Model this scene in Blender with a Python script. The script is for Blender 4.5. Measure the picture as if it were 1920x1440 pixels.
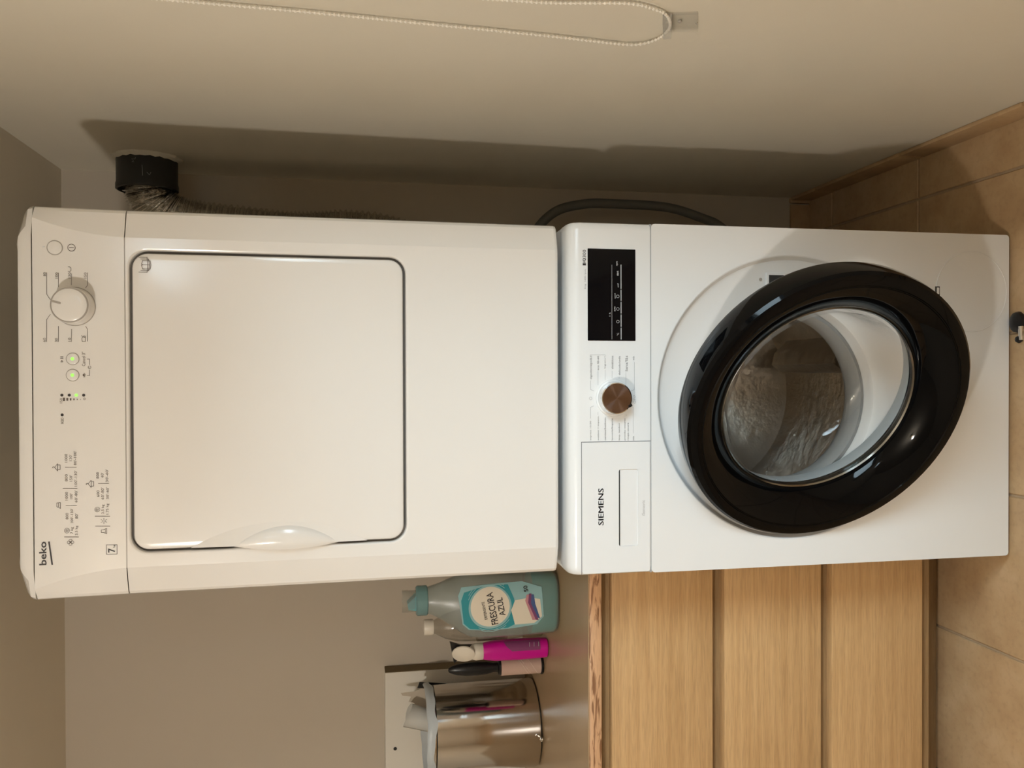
import bpy, bmesh, math, random
from mathutils import Vector, Matrix
random.seed(4)
for o in list(bpy.data.objects): bpy.data.objects.remove(o)
S = bpy.context.scene
COL = S.collection
PI = math.pi
R = math.radians

# ------------------------------------------------------------------ camera
# the photograph was taken with the phone turned on its side: the camera is rolled a quarter turn
CAM = Vector((0.0389, -1.3619, 1.2027))
pitch, yaw, roll, FPX = 0.18386, -0.00951, 0.00484, 1564.47
fw = Vector((math.sin(yaw)*math.cos(pitch), math.cos(yaw)*math.cos(pitch), -math.sin(pitch)))
rt = Vector((math.cos(yaw), -math.sin(yaw), 0))
dn = fw.cross(rt)
r2 = rt*math.cos(roll) + dn*math.sin(roll)
d2 = dn*math.cos(roll) - rt*math.sin(roll)
cd = bpy.data.cameras.new('camera'); cam = bpy.data.objects.new('camera', cd); COL.objects.link(cam)
cd.sensor_fit = 'HORIZONTAL'; cd.sensor_width = 36.0; cd.lens = FPX/1920*36.0
cd.clip_start = 0.02; cd.clip_end = 50
M4 = Matrix((d2, r2, -fw)).transposed().to_4x4(); M4.translation = CAM
cam.matrix_world = M4
S.camera = cam

# ------------------------------------------------------------------ light and exposure
S.view_settings.view_transform = 'Standard'
S.view_settings.look = 'None'
S.view_settings.gamma = 1.0
S.view_settings.use_curve_mapping = False
S.view_settings.exposure = 0.06
w = bpy.data.worlds.new('World'); S.world = w; w.use_nodes = True
bg = w.node_tree.nodes['Background']; bg.inputs[0].default_value = (0.80, 0.90, 1.0, 1); bg.inputs[1].default_value = 0.6
# overcast daylight standing outside the window in the right-hand wall
ld = bpy.data.lights.new('window_daylight', 'AREA'); ld.shape = 'RECTANGLE'; ld.size = 1.8; ld.size_y = 1.2
ld.energy = 130.0; ld.color = (0.69, 0.88, 1.0)
lo = bpy.data.objects.new('window_daylight', ld); COL.objects.link(lo)
lo.location = (1.15, -1.38, 1.70)
lo.rotation_euler = (Vector((-.1, -.05, .45))-lo.location).to_track_quat('-Z', 'Y').to_euler()
LAMP = Vector((-0.73, -1.37, 1.712))     # bulb of the ceiling lamp, built with its fixture further down
LAMP_W = 31.5

# ------------------------------------------------------------------ materials
MATS = {}
def nmat(name):
    m = bpy.data.materials.new(name); m.use_nodes = True
    MATS[name] = m
    return m, m.node_tree.nodes, m.node_tree.links, m.node_tree.nodes['Principled BSDF']
def mat(name, col, rough=0.5, metal=0.0, bump=0.0, bscale=60, var=0.0, vscale=8, coat=0.0, stretch=None, spec=0.5, aniso=0.0, alpha=None, trans=0.0, ior=1.45, emit=None):
    m, N, L, b = nmat(name)
    b.inputs['Base Color'].default_value = (*col, 1); b.inputs['Roughness'].default_value = rough
    b.inputs['Metallic'].default_value = metal; b.inputs['Coat Weight'].default_value = coat
    b.inputs['Specular IOR Level'].default_value = spec; b.inputs['Anisotropic'].default_value = aniso
    b.inputs['Transmission Weight'].default_value = trans; b.inputs['IOR'].default_value = ior
    if emit: b.inputs['Emission Color'].default_value = (*emit[0], 1); b.inputs['Emission Strength'].default_value = emit[1]
    tc = N.new('ShaderNodeTexCoord'); mp = N.new('ShaderNodeMapping'); L.new(tc.outputs['Object'], mp.inputs[0])
    if stretch: mp.inputs['Scale'].default_value = stretch
    nz = N.new('ShaderNodeTexNoise'); nz.inputs['Scale'].default_value = vscale; nz.inputs['Detail'].default_value = 5
    L.new(mp.outputs[0], nz.inputs[0])
    mx = N.new('ShaderNodeMix'); mx.data_type = 'RGBA'; v = max(var, 0.015)
    mx.inputs[6].default_value = (*[max(0, c*(1-v)) for c in col], 1); mx.inputs[7].default_value = (*[min(1, c*(1+v)) for c in col], 1)
    L.new(nz.outputs[0], mx.inputs[0]); L.new(mx.outputs[2], b.inputs['Base Color'])
    if bump:
        n2 = N.new('ShaderNodeTexNoise'); n2.inputs['Scale'].default_value = bscale; n2.inputs['Detail'].default_value = 6
        L.new(mp.outputs[0], n2.inputs[0])
        bp = N.new('ShaderNodeBump'); bp.inputs['Strength'].default_value = bump; bp.inputs['Distance'].default_value = 0.004
        L.new(n2.outputs[0], bp.inputs['Height']); L.new(bp.outputs[0], b.inputs['Normal'])
    return m
def clear_mat(name, tint, gloss=0.06, rough=0.02, body=0.0, bodycol=(0.8, 0.8, 0.8), bump=0):
    """thin clear plastic or glass: what lies behind shows through, with a surface sheen"""
    m, N, L, b = nmat(name); N.remove(b)
    out = N['Material Output']
    tr = N.new('ShaderNodeBsdfTransparent'); tr.inputs[0].default_value = (*tint, 1)
    gl = N.new('ShaderNodeBsdfGlossy'); gl.inputs['Roughness'].default_value = rough
    fr0 = N.new('ShaderNodeLayerWeight'); fr = N.new('ShaderNodeMath'); fr.operation = 'POWER'; fr.inputs[1].default_value = 4.0; L.new(fr0.outputs['Facing'], fr.inputs[0])
    ad = N.new('ShaderNodeMath'); ad.operation = 'ADD'; ad.use_clamp = True; ad.inputs[1].default_value = gloss
    L.new(fr.outputs[0], ad.inputs[0])
    df = N.new('ShaderNodeBsdfPrincipled'); df.inputs['Base Color'].default_value = (*bodycol, 1); df.inputs['Roughness'].default_value = 0.35
    m1 = N.new('ShaderNodeMixShader'); m1.inputs[0].default_value = body
    L.new(tr.outputs[0], m1.inputs[1]); L.new(df.outputs[0], m1.inputs[2])
    m2 = N.new('ShaderNodeMixShader'); L.new(ad.outputs[0], m2.inputs[0]); L.new(m1.outputs[0], m2.inputs[1]); L.new(gl.outputs[0], m2.inputs[2])
    if bump:
        tc = N.new('ShaderNodeTexCoord'); nz = N.new('ShaderNodeTexNoise'); nz.inputs['Scale'].default_value = 45
        L.new(tc.outputs['Object'], nz.inputs[0]); bp = N.new('ShaderNodeBump'); bp.inputs['Strength'].default_value = bump; bp.inputs['Distance'].default_value = 0.004
        L.new(nz.outputs[0], bp.inputs['Height']); L.new(bp.outputs[0], gl.inputs['Normal'])
    L.new(m2.outputs[0], out.inputs[0])
    return m
def wood(name, c1, c2, scale, axis=0, rough=0.45, dist=2.0, contrast=(0.35, 0.65), bump=0.15):
    """grain running along x with fine pores; each piece shifts its own grain"""
    m, N, L, b = nmat(name)
    tc = N.new('ShaderNodeTexCoord'); oi = N.new('ShaderNodeObjectInfo')
    ad = N.new('ShaderNodeVectorMath'); ad.operation = 'ADD'
    cm = N.new('ShaderNodeCombineXYZ'); mu = N.new('ShaderNodeMath'); mu.operation = 'MULTIPLY'; mu.inputs[1].default_value = 7.3
    L.new(oi.outputs['Random'], mu.inputs[0])
    for k in range(3): L.new(mu.outputs[0], cm.inputs[k])
    L.new(tc.outputs['Object'], ad.inputs[0]); L.new(cm.outputs[0], ad.inputs[1])
    mp = N.new('ShaderNodeMapping'); L.new(ad.outputs[0], mp.inputs[0]); mp.inputs['Scale'].default_value = scale
    n1 = N.new('ShaderNodeTexNoise'); n1.inputs['Scale'].default_value = 3; n1.inputs['Detail'].default_value = 8; n1.inputs['Distortion'].default_value = dist
    L.new(mp.outputs[0], n1.inputs[0])
    cr = N.new('ShaderNodeValToRGB'); cr.color_ramp.elements[0].position = contrast[0]; cr.color_ramp.elements[1].position = contrast[1]
    cr.color_ramp.elements[0].color = (*c1, 1); cr.color_ramp.elements[1].color = (*c2, 1)
    L.new(n1.outputs[0], cr.inputs[0])
    mp2 = N.new('ShaderNodeMapping'); L.new(ad.outputs[0], mp2.inputs[0]); mp2.inputs['Scale'].default_value = (14, 300, 300)
    n2 = N.new('ShaderNodeTexNoise'); n2.inputs['Scale'].default_value = 2; n2.inputs['Detail'].default_value = 3; L.new(mp2.outputs[0], n2.inputs[0])
    mr = N.new('ShaderNodeMapRange'); mr.inputs[1].default_value = 0.3; mr.inputs[2].default_value = 0.55; mr.inputs[3].default_value = 0.82; mr.inputs[4].default_value = 1.0
    L.new(n2.outputs[0], mr.inputs[0])
    ml = N.new('ShaderNodeVectorMath'); ml.operation = 'SCALE'; L.new(cr.outputs[0], ml.inputs[0]); L.new(mr.outputs[0], ml.inputs['Scale'])
    L.new(ml.outputs[0], b.inputs['Base Color'])
    bp = N.new('ShaderNodeBump'); bp.inputs['Strength'].default_value = bump; bp.inputs['Distance'].default_value = 0.002
    L.new(n2.outputs[0], bp.inputs['Height']); L.new(bp.outputs[0], b.inputs['Normal'])
    b.inputs['Roughness'].default_value = rough
    return m
def stone(name, ca, cb, cc):
    m, N, L, b = nmat(name)
    tc = N.new('ShaderNodeTexCoord'); oi = N.new('ShaderNodeObjectInfo'); sc = N.new('ShaderNodeVectorMath'); sc.operation = 'SCALE'; sc.inputs['Scale'].default_value = 1
    ad = N.new('ShaderNodeVectorMath'); ad.operation = 'ADD'; L.new(tc.outputs['Object'], ad.inputs[0]); L.new(oi.outputs['Location'], ad.inputs[1])
    n1 = N.new('ShaderNodeTexNoise'); n1.inputs['Scale'].default_value = 7; n1.inputs['Detail'].default_value = 7; n1.inputs['Roughness'].default_value = 0.6; L.new(ad.outputs[0], n1.inputs[0])
    cr = N.new('ShaderNodeValToRGB'); e = cr.color_ramp.elements; e[0].position = 0.3; e[0].color = (*ca, 1); e[1].position = 0.7; e[1].color = (*cb, 1)
    x = e.new(0.5); x.color = (*cc, 1); L.new(n1.outputs[0], cr.inputs[0])
    n2 = N.new('ShaderNodeTexNoise'); n2.inputs['Scale'].default_value = 90; n2.inputs['Detail'].default_value = 4; L.new(ad.outputs[0], n2.inputs[0])
    mr = N.new('ShaderNodeMapRange'); mr.inputs[1].default_value = 0.25; mr.inputs[2].default_value = 0.5; mr.inputs[3].default_value = 0.88; mr.inputs[4].default_value = 1.0; L.new(n2.outputs[0], mr.inputs[0])
    ml = N.new('ShaderNodeVectorMath'); ml.operation = 'SCALE'; L.new(cr.outputs[0], ml.inputs[0]); L.new(mr.outputs[0], ml.inputs['Scale']); L.new(ml.outputs[0], b.inputs['Base Color'])
    bp = N.new('ShaderNodeBump'); bp.inputs['Strength'].default_value = 0.25; bp.inputs['Distance'].default_value = 0.003; L.new(n1.outputs[0], bp.inputs['Height']); L.new(bp.outputs[0], b.inputs['Normal'])
    b.inputs['Roughness'].default_value = 0.5
    return m

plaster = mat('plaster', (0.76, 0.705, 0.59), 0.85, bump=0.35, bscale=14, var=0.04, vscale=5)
plaster_back_shaded = mat('plaster_back_shaded', (0.55, 0.485, 0.395), 0.85, bump=0.2, bscale=22, var=0.03, vscale=4)  # same plaster, darker: the back wall's dimmer light is put into its colour
ceil_m = mat('ceiling_paint', (0.74, 0.68, 0.57), 0.9, bump=0.15, bscale=20, var=0.03)
tile_m = stone('floor_stone', (0.40, 0.25, 0.13), (0.58, 0.41, 0.24), (0.50, 0.335, 0.18))
grout_m = mat('grout', (0.42, 0.31, 0.20), 0.9, bump=0.4, bscale=200, var=0.15, vscale=60)
oak = wood('oak_veneer', (0.52, 0.315, 0.140), (0.62, 0.395, 0.19), (1.0, 34, 34), dist=0.8)
oak_dark = wood('oak_rail', (0.30, 0.185, 0.085), (0.36, 0.23, 0.11), (1.2, 20, 20), rough=0.5)
oak_edge = wood('counter_edge_wood', (0.26, 0.12, 0.055), (0.64, 0.38, 0.21), (4.0, 34, 34), dist=1.6, contrast=(0.42, 0.50), rough=0.45)
counter_m = mat('counter_laminate', (0.40, 0.28, 0.16), 0.28, var=0.12, vscale=5, bump=0.03, bscale=90)
dry_white = mat('dryer_enamel', (0.82, 0.80, 0.765), 0.16, spec=0.6)
dry_dark = mat('dryer_gap', (0.14, 0.127, 0.112), 0.7)
wash_white = mat('washer_enamel', (0.83, 0.84, 0.84), 0.16, spec=0.6)
wash_plastic = mat('washer_plastic', (0.83, 0.845, 0.85), 0.20, spec=0.5)
recess_shaded = mat('drawer_recess_shaded', (0.70, 0.71, 0.71), 0.35)  # drawer plastic darkened: shade inside the grip is put into the colour
gap_dark = mat('gap_dark', (0.03, 0.03, 0.03), 0.8)
gloss_black = mat('gloss_black', (0.002, 0.002, 0.0022), 0.05, spec=0.18)
disp_black = mat('display_glass', (0.003, 0.0035, 0.005), 0.05, spec=0.25)
door_grey = mat('door_rear_grey', (0.42, 0.45, 0.46), 0.35)
rubber = mat('gasket_rubber', (0.30, 0.31, 0.31), 0.6)
steel_drum = mat('drum_steel', (0.62, 0.58, 0.53), 0.28, metal=1.0, bump=1.0, bscale=42)
glass = clear_mat('door_glass', (0.98, 0.98, 0.975), gloss=0.02, rough=0.01, bump=0.25)
chrome = mat('chrome', (0.80, 0.80, 0.80), 0.08, metal=1.0)
knob_m = mat('knob_bronze', (0.30, 0.23, 0.21), 0.22, metal=1.0, aniso=0.9)
_n = knob_m.node_tree.nodes.new('ShaderNodeTangent'); _n.direction_type = 'RADIAL'; _n.axis = 'Y'; knob_m.node_tree.links.new(_n.outputs[0], knob_m.node_tree.nodes['Principled BSDF'].inputs['Tangent'])
ink = mat('black_ink', (0.035, 0.03, 0.03), 0.5)
ink_brown = mat('brown_ink', (0.11, 0.085, 0.07), 0.5)
ink_grey = mat('grey_ink', (0.22, 0.22, 0.23), 0.5)
ink_lgrey = mat('light_grey_ink', (0.42, 0.43, 0.44), 0.5)
ink_white = mat('white_ink', (0.75, 0.76, 0.78), 0.5)
led_green = mat('green_led', (0.2, 0.7, 0.1), 0.4, emit=((0.25, 1.0, 0.08), 1.3))
grey_trim = mat('grey_trim', (0.40, 0.37, 0.33), 0.4)
pvc = mat('dark_pvc', (0.028, 0.027, 0.025), 0.45, var=0.3, vscale=25, bump=0.1)
foil = mat('duct_foil', (0.80, 0.78, 0.74), 0.18, metal=1.0, bump=1.0, bscale=110)
rough_plaster = mat('ragged_plaster', (0.72, 0.68, 0.58), 0.9, bump=0.8, bscale=120)
hose_m = mat('grey_hose', (0.13, 0.125, 0.11), 0.55, var=0.1)
bead_m = mat('ivory_beads', (0.93, 0.89, 0.81), 0.3)
clip_m = clear_mat('clear_clip', (0.99, 0.99, 0.985), gloss=0.015, rough=0.08, body=0.03, bodycol=(0.85, 0.84, 0.82))
panel_white = mat('white_board', (0.74, 0.70, 0.62), 0.5)
panel_edge = mat('brown_board_edge', (0.20, 0.145, 0.075), 0.8, bump=0.3, bscale=150, var=0.15, vscale=40)
steel = mat('bin_steel', (0.66, 0.62, 0.58), 0.12, metal=1.0, aniso=0.2, bump=0.02, bscale=300, stretch=(1, 1, 0.02))
bag_m = mat('liner_plastic', (0.52, 0.56, 0.58), 0.35, var=0.06, bump=0.5, bscale=40)
card_m = mat('grey_paper', (0.55, 0.54, 0.50), 0.6, var=0.06)
card2_m = mat('buff_paper', (0.50, 0.43, 0.34), 0.7, var=0.08)
black_plastic = mat('black_plastic', (0.008, 0.008, 0.009), 0.3)
pink_m = mat('magenta_plastic', (0.62, 0.004, 0.30), 0.28)
cream_cap = mat('cream_plastic', (0.78, 0.72, 0.62), 0.35)
tube_m = mat('pinkish_paper_roll', (0.60, 0.43, 0.35), 0.8, var=0.06)
tube_line = mat('paper_seam', (0.74, 0.62, 0.54), 0.8)
bottle_m = clear_mat('frosted_bottle', (0.80, 0.86, 0.86), gloss=0.02, rough=0.25, body=0.34, bodycol=(0.50, 0.55, 0.53))
liquid_m = clear_mat('teal_liquid', (0.10, 0.45, 0.42), gloss=0.0, rough=0.25, body=0.85, bodycol=(0.01, 0.42, 0.40))
teal_cap = clear_mat('teal_cap', (0.45, 0.72, 0.76), gloss=0.03, rough=0.15, body=0.5, bodycol=(0.26, 0.46, 0.48))
teal_spout = mat('teal_spout', (0.02, 0.36, 0.44), 0.3)
cup_m = clear_mat('clear_cup', (0.90, 0.90, 0.88), gloss=0.03, rough=0.06, body=0.10, bodycol=(0.7, 0.7, 0.68))
clear_pet = clear_mat('clear_pet', (0.86, 0.84, 0.80), gloss=0.06, rough=0.03, body=0.06, bodycol=(0.6, 0.6, 0.58), bump=0.6)
lbl_teal = mat('label_teal', (0.03, 0.30, 0.36), 0.4)
lbl_pale = mat('label_pale_blue', (0.30, 0.52, 0.55), 0.4)
lbl_cream = mat('label_cream', (0.80, 0.74, 0.62), 0.45)
lbl_pink = mat('label_pink', (0.56, 0.26, 0.30), 0.45)
lbl_purple = mat('label_purple', (0.20, 0.06, 0.16), 0.45)
lbl_blue = mat('label_blue', (0.06, 0.11, 0.28), 0.45)
lbl_plum = mat('label_plum', (0.24, 0.05, 0.16), 0.5)
blind_m = mat('blind_fabric', (0.72, 0.69, 0.62), 0.9, var=0.05, bump=0.3, bscale=400)
white_paint = mat('white_paint', (0.75, 0.74, 0.70), 0.4)
pane_m = clear_mat('window_glass', (0.97, 0.98, 0.98), gloss=0.0)
bulb_m = mat('bulb_glow', (1, 0.85, 0.6), 0.4, emit=((1.0, 0.74, 0.44), 30.0))

# ------------------------------------------------------------------ mesh helpers
class MB:
    def __init__(s): s.v = []; s.f = []
    def add(s, vs, fs):
        o = len(s.v); s.v += [tuple(p) for p in vs]; s.f += [tuple(o+i for i in f) for f in fs]; return s
    def bm(s, b):
        b.verts.index_update(); s.add([v.co[:] for v in b.verts], [[v.index for v in f.verts] for f in b.faces]); b.free(); return s
    def box(s, x0, x1, y0, y1, z0, z1, bev=0.0, seg=2):
        b = bmesh.new(); bmesh.ops.create_cube(b, size=1.0)
        for v in b.verts: v.co = Vector(((x0+x1)/2+v.co.x*(x1-x0), (y0+y1)/2+v.co.y*(y1-y0), (z0+z1)/2+v.co.z*(z1-z0)))
        if bev: bmesh.ops.bevel(b, geom=list(b.edges), offset=bev, segments=seg, profile=0.5, affect='EDGES')
        return s.bm(b)
    def lathe(s, prof, n=48, axis='Z', c=(0, 0, 0), sx=1.0, sy=1.0, caps=True):
        """prof: (r, h) pairs, turned about the axis through c; sx, sy squash the section"""
        vs = []
        for r, h in prof:
            for k in range(n):
                a = 2*PI*k/n; p, q = r*math.cos(a)*sx, r*math.sin(a)*sy
                vs.append({'Z': (c[0]+p, c[1]+q, c[2]+h), 'Y': (c[0]+p, c[1]+h, c[2]+q), 'X': (c[0]+h, c[1]+p, c[2]+q)}[axis])
        m = len(prof); fs = []
        for i in range(m-1):
            for k in range(n):
                j = (k+1) % n; fs.append((i*n+k, i*n+j, (i+1)*n+j, (i+1)*n+k))
        if caps:
            if prof[0][0] > 1e-6: fs.append(tuple(range(n)))
            if prof[-1][0] > 1e-6: fs.append(tuple((m-1)*n+k for k in range(n)))
        return s.add(vs, fs)
    def tube(s, path, rad, n=12, closed=False, rfun=None, caps=True):
        P = [Vector(p) for p in path]; vs = []; m = len(P); up = None
        for i, p in enumerate(P):
            t = (P[min(i+1, m-1)]-P[max(i-1, 0)]).normalized()
            if up is None: up = t.orthogonal().normalized()
            up = (up-t*up.dot(t)).normalized(); sd = t.cross(up)
            r = rfun(i/(m-1)) if rfun else rad
            for k in range(n): a = 2*PI*k/n; vs.append(p+up*math.cos(a)*r+sd*math.sin(a)*r)
        fs = [(i*n+k, i*n+(k+1) % n, (i+1)*n+(k+1) % n, (i+1)*n+k) for i in range(m-1) for k in range(n)]
        if caps: fs += [tuple(range(n)), tuple((m-1)*n+k for k in range(n))]
        return s.add(vs, fs)
    def loft(s, rings, close=True, caps=False):
        n = len(rings[0]); vs = [p for r in rings for p in r]; fs = []
        for i in range(len(rings)-1):
            for k in range(n if close else n-1):
                j = (k+1) % n; fs.append((i*n+k, i*n+j, (i+1)*n+j, (i+1)*n+k))
        if caps: fs += [tuple(range(n)), tuple((len(rings)-1)*n+k for k in range(n))]
        return s.add(vs, fs)
    def prism(s, pts, y0, y1):
        """outline in x, z pushed from y0 to y1"""
        return s.loft([[(x, y0, z) for x, z in pts], [(x, y1, z) for x, z in pts]], True, True)
    def prism_x(s, pts, x0, x1):
        return s.loft([[(x0, y, z) for y, z in pts], [(x1, y, z) for y, z in pts]], True, True)
    def plate(s, outer, holes, y):
        """flat sheet at depth y with holes, outlines in x, z"""
        b = bmesh.new(); es = []
        for lp in [outer]+holes:
            vv = [b.verts.new((x, y, z)) for x, z in lp]
            es += [b.edges.new((vv[i], vv[(i+1) % len(vv)])) for i in range(len(vv))]
        bmesh.ops.triangle_fill(b, use_beauty=True, use_dissolve=False, edges=es, normal=(0, -1, 0))
        return s.bm(b)
    def strip(s, pts, y, wd, tk=0.0002):
        """a thin printed line in x, z at depth y"""
        for (xa, za), (xb, zb) in zip(pts, pts[1:]):
            d = Vector((xb-xa, zb-za)); l = d.length
            if l < 1e-7: continue
            d /= l; nx, nz = -d.y*wd/2, d.x*wd/2; ex, ez = d.x*wd*0.3, d.y*wd*0.3
            self_pts = [(xa-ex+nx, za-ez+nz), (xb+ex+nx, zb+ez+nz), (xb+ex-nx, zb+ez-nz), (xa-ex-nx, za-ez-nz)]
            s.add([(x, y, z) for x, z in self_pts], [(0, 1, 2, 3)])
        return s
    def build(s, name, m, parent=None, smooth=35):
        me = bpy.data.meshes.new(name); me.from_pydata(s.v, [], s.f)
        b = bmesh.new(); b.from_mesh(me); bmesh.ops.recalc_face_normals(b, faces=b.faces); b.to_mesh(me); b.free()
        me.materials.append(m)
        if smooth:
            me.polygons.foreach_set('use_smooth', [True]*len(me.polygons)); me.set_sharp_from_angle(angle=R(smooth))
        o = bpy.data.objects.new(name, me); COL.objects.link(o)
        if parent: o.parent = parent
        return o
def thing(name, label, cat, loc=(0, 0, 0), group=None):
    o = bpy.data.objects.new(name, None); COL.objects.link(o); o.location = loc; o.empty_display_size = 0.05
    o['label'] = label; o['category'] = cat
    if group: o['group'] = group
    return o
def tag(o, label, cat): o['label'] = label; o['category'] = cat; return o
def struct(o): o['kind'] = 'structure'; return o
def lab(o, t): o['label'] = t; return o
def rrect(x0, x1, z0, z1, r, n=8):
    pts = []
    for cx, cz, a0 in ((x1-r, z1-r, 0), (x0+r, z1-r, 90), (x0+r, z0+r, 180), (x1-r, z0+r, 270)):
        for k in range(n+1): a = R(a0+90*k/n); pts.append((cx+r*math.cos(a), cz+r*math.sin(a)))
    return pts
def circ(cx, cz, r, n=64): return [(cx+r*math.cos(2*PI*k/n), cz+r*math.sin(2*PI*k/n)) for k in range(n)]
_dg = None
def text_into(mb, items, y, shear=0.0, bold=0.0, rot=0.0, ymap=None):
    """flat lettering: (string, x0, x1, z0, z1) fitted to that box, facing -y"""
    for s, x0, x1, z0, z1 in items:
        cu = bpy.data.curves.new('t', 'FONT'); cu.body = s; cu.size = 1.0; cu.resolution_u = 2; cu.offset = bold
        ob = bpy.data.objects.new('t', cu); COL.objects.link(ob)
        bpy.context.view_layer.update(); dg = bpy.context.evaluated_depsgraph_get()
        me = bpy.data.meshes.new_from_object(ob.evaluated_get(dg))
        vs = [v.co.copy() for v in me.vertices]; fs = [tuple(p.vertices) for p in me.polygons]
        bpy.data.objects.remove(ob); bpy.data.curves.remove(cu); bpy.data.meshes.remove(me)
        if not vs: continue
        ax, bx = min(v.x for v in vs), max(v.x for v in vs); az, bz = min(v.y for v in vs), max(v.y for v in vs)
        cx, cz = (x0+x1)/2, (z0+z1)/2; cr, sr = math.cos(rot), math.sin(rot); out = []
        for v in vs:
            px = (v.x-ax)/(bx-ax)*(x1-x0)-(x1-x0)/2; pz = (v.y-az)/max(1e-6, bz-az)*(z1-z0)-(z1-z0)/2
            X, Z = cx+px*cr-pz*sr, cz+px*sr+pz*cr
            out.append((X, ymap(X) if ymap else y, Z))
        mb.add(out, fs)
    return mb
class Prints:
    """flat print kept as one mesh per cluster"""
    def __init__(s, key): s.key = key; s.m = {}
    def at(s, x, z): return s.m.setdefault(s.key(x, z), MB())
    def strip(s, pts, y, wd): s.at(*pts[0]).strip(pts, y, wd); return s
    def text(s, items, y):
        for it in items: text_into(s.at(it[1], it[3]), [it], y)
    def build(s, name, m, parent):
        for k in s.m: s.m[k].build(name, m, parent, 0)
def spline(pts, n=12):
    P = [Vector(p) for p in pts]; out = []
    for i in range(len(P)-1):
        a, b, c, d = P[max(i-1, 0)], P[i], P[i+1], P[min(i+2, len(P)-1)]
        for k in range(n):
            t = k/n; out.append(0.5*((2*b)+(c-a)*t+(2*a-5*b+4*c-d)*t*t+(3*b-a-3*c+d)*t**3))
    out.append(P[-1]); return out

# ------------------------------------------------------------------ the room
XR, YB, ZC = 0.517, 0.715, 1.868         # right wall, back wall, ceiling
XL, YF = -2.6, -3.4                      # the far side of the room, behind the camera
struct(MB().box(XL-.1, XR+.14, YF-.1, YB+.1, -.10, -.004).build('floor', grout_m))
floor = bpy.data.objects['floor']
TX, TY = 0.304, 0.335
tile_bm = bmesh.new(); bmesh.ops.create_cube(tile_bm, size=1.0)
for v in tile_bm.verts: v.co = Vector((v.co.x*(TX-.005), v.co.y*(TY-.005), v.co.z*.008))
bmesh.ops.bevel(tile_bm, geom=[e for e in tile_bm.edges if all(v.co.z > 0 for v in e.verts)], offset=.0018, segments=1, affect='EDGES')
tile_me = bpy.data.meshes.new('tile'); tile_bm.to_mesh(tile_me); tile_bm.free(); tile_me.materials.append(tile_m)
nx0 = int((XL+.187)/TX)-1
for i in range(nx0, 3):
    for j in range(-12, 2):
        x = -.187+TX*(i+.5); y = .264+TY*(j+.5)
        if x-TX/2 > XR-.01 or y-TY/2 > YB-.01 or x+TX/2 < XL or y+TY/2 < YF: continue
        x0, x1, y0, y1 = max(x-TX/2, XL), min(x+TX/2, XR), max(y-TY/2, YF), min(y+TY/2, YB)
        if x1-x0 < TX-.001 or y1-y0 < TY-.001:
            if x1-x0 < .02 or y1-y0 < .02: continue
            o = MB().box(-(x1-x0)/2+.0025, (x1-x0)/2-.0025, -(y1-y0)/2+.0025, (y1-y0)/2-.0025, -.004, .004, .0015, 1).build('tile', tile_m, floor, 0)
        else:
            o = bpy.data.objects.new('tile', tile_me); COL.objects.link(o); o.parent = floor
        o.location = ((x0+x1)/2, (y0+y1)/2, -.004+random.uniform(-.0004, .0004))
struct(MB().box(XL-.1, XR+.14, YB, YB+.1, -.1, ZC+.1).build('wall_back', plaster_back_shaded))
struct(MB().box(XL-.1, XL, YF, YB, -.1, ZC+.1).build('wall_left', plaster))
struct(MB().box(XL-.1, XR+.14, YF-.1, YF, -.1, ZC+.1).build('wall_front', plaster))
struct(MB().box(XL-.1, XR+.14, YF-.1, YB+.1, ZC, ZC+.1).build('ceiling', ceil_m))
# right wall with a window opening (beyond the top edge of the picture) and the exhaust hole
WY0, WY1, WZ0, WZ1 = -1.26, -.50, .74, 1.46
wr = MB()
def wall_x(mb, a, b, outer, holes):
    t = MB().plate(outer, holes, 0)
    for xx in (a, b): mb.add([(xx, p[0], p[2]) for p in t.v], t.f)
    for lp in [outer]+holes: mb.loft([[(a, p, q) for p, q in lp], [(b, p, q) for p, q in lp]])
DY, DZ, DR = .578, 1.650, .066
wall_x(wr, XR, XR+.14, [(YF, -.1), (YB, -.1), (YB, ZC), (YF, ZC)], [[(WY0, WZ0), (WY1, WZ0), (WY1, WZ1), (WY0, WZ1)], circ(DY, DZ, DR, 40)])
struct(wr.build('wall_right', plaster, None, 0))
win = bpy.data.objects.new('window_1', None); COL.objects.link(win); win.location = (XR+.08, (WY0+WY1)/2, WZ0); struct(win)
fr = MB(); hx = .025
def wbox(mb, y0, y1, z0, z1, d=hx, bev=.004): return mb.box(-d, d, y0-win.location.y, y1-win.location.y, z0-WZ0, z1-WZ0, bev)
for a in ((WY0, WY0+.05, WZ0, WZ1), (WY1-.05, WY1, WZ0, WZ1), (WY0+.05, WY1-.05, WZ0, WZ0+.05), (WY0+.05, WY1-.05, WZ1-.05, WZ1)): wbox(fr, *a)
fr.build('window_frame', white_paint, win)
wbox(MB(), WY0+.05, WY1-.05, WZ0+.05, WZ1-.05, .003, 0).build('pane', pane_m, win)
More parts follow.
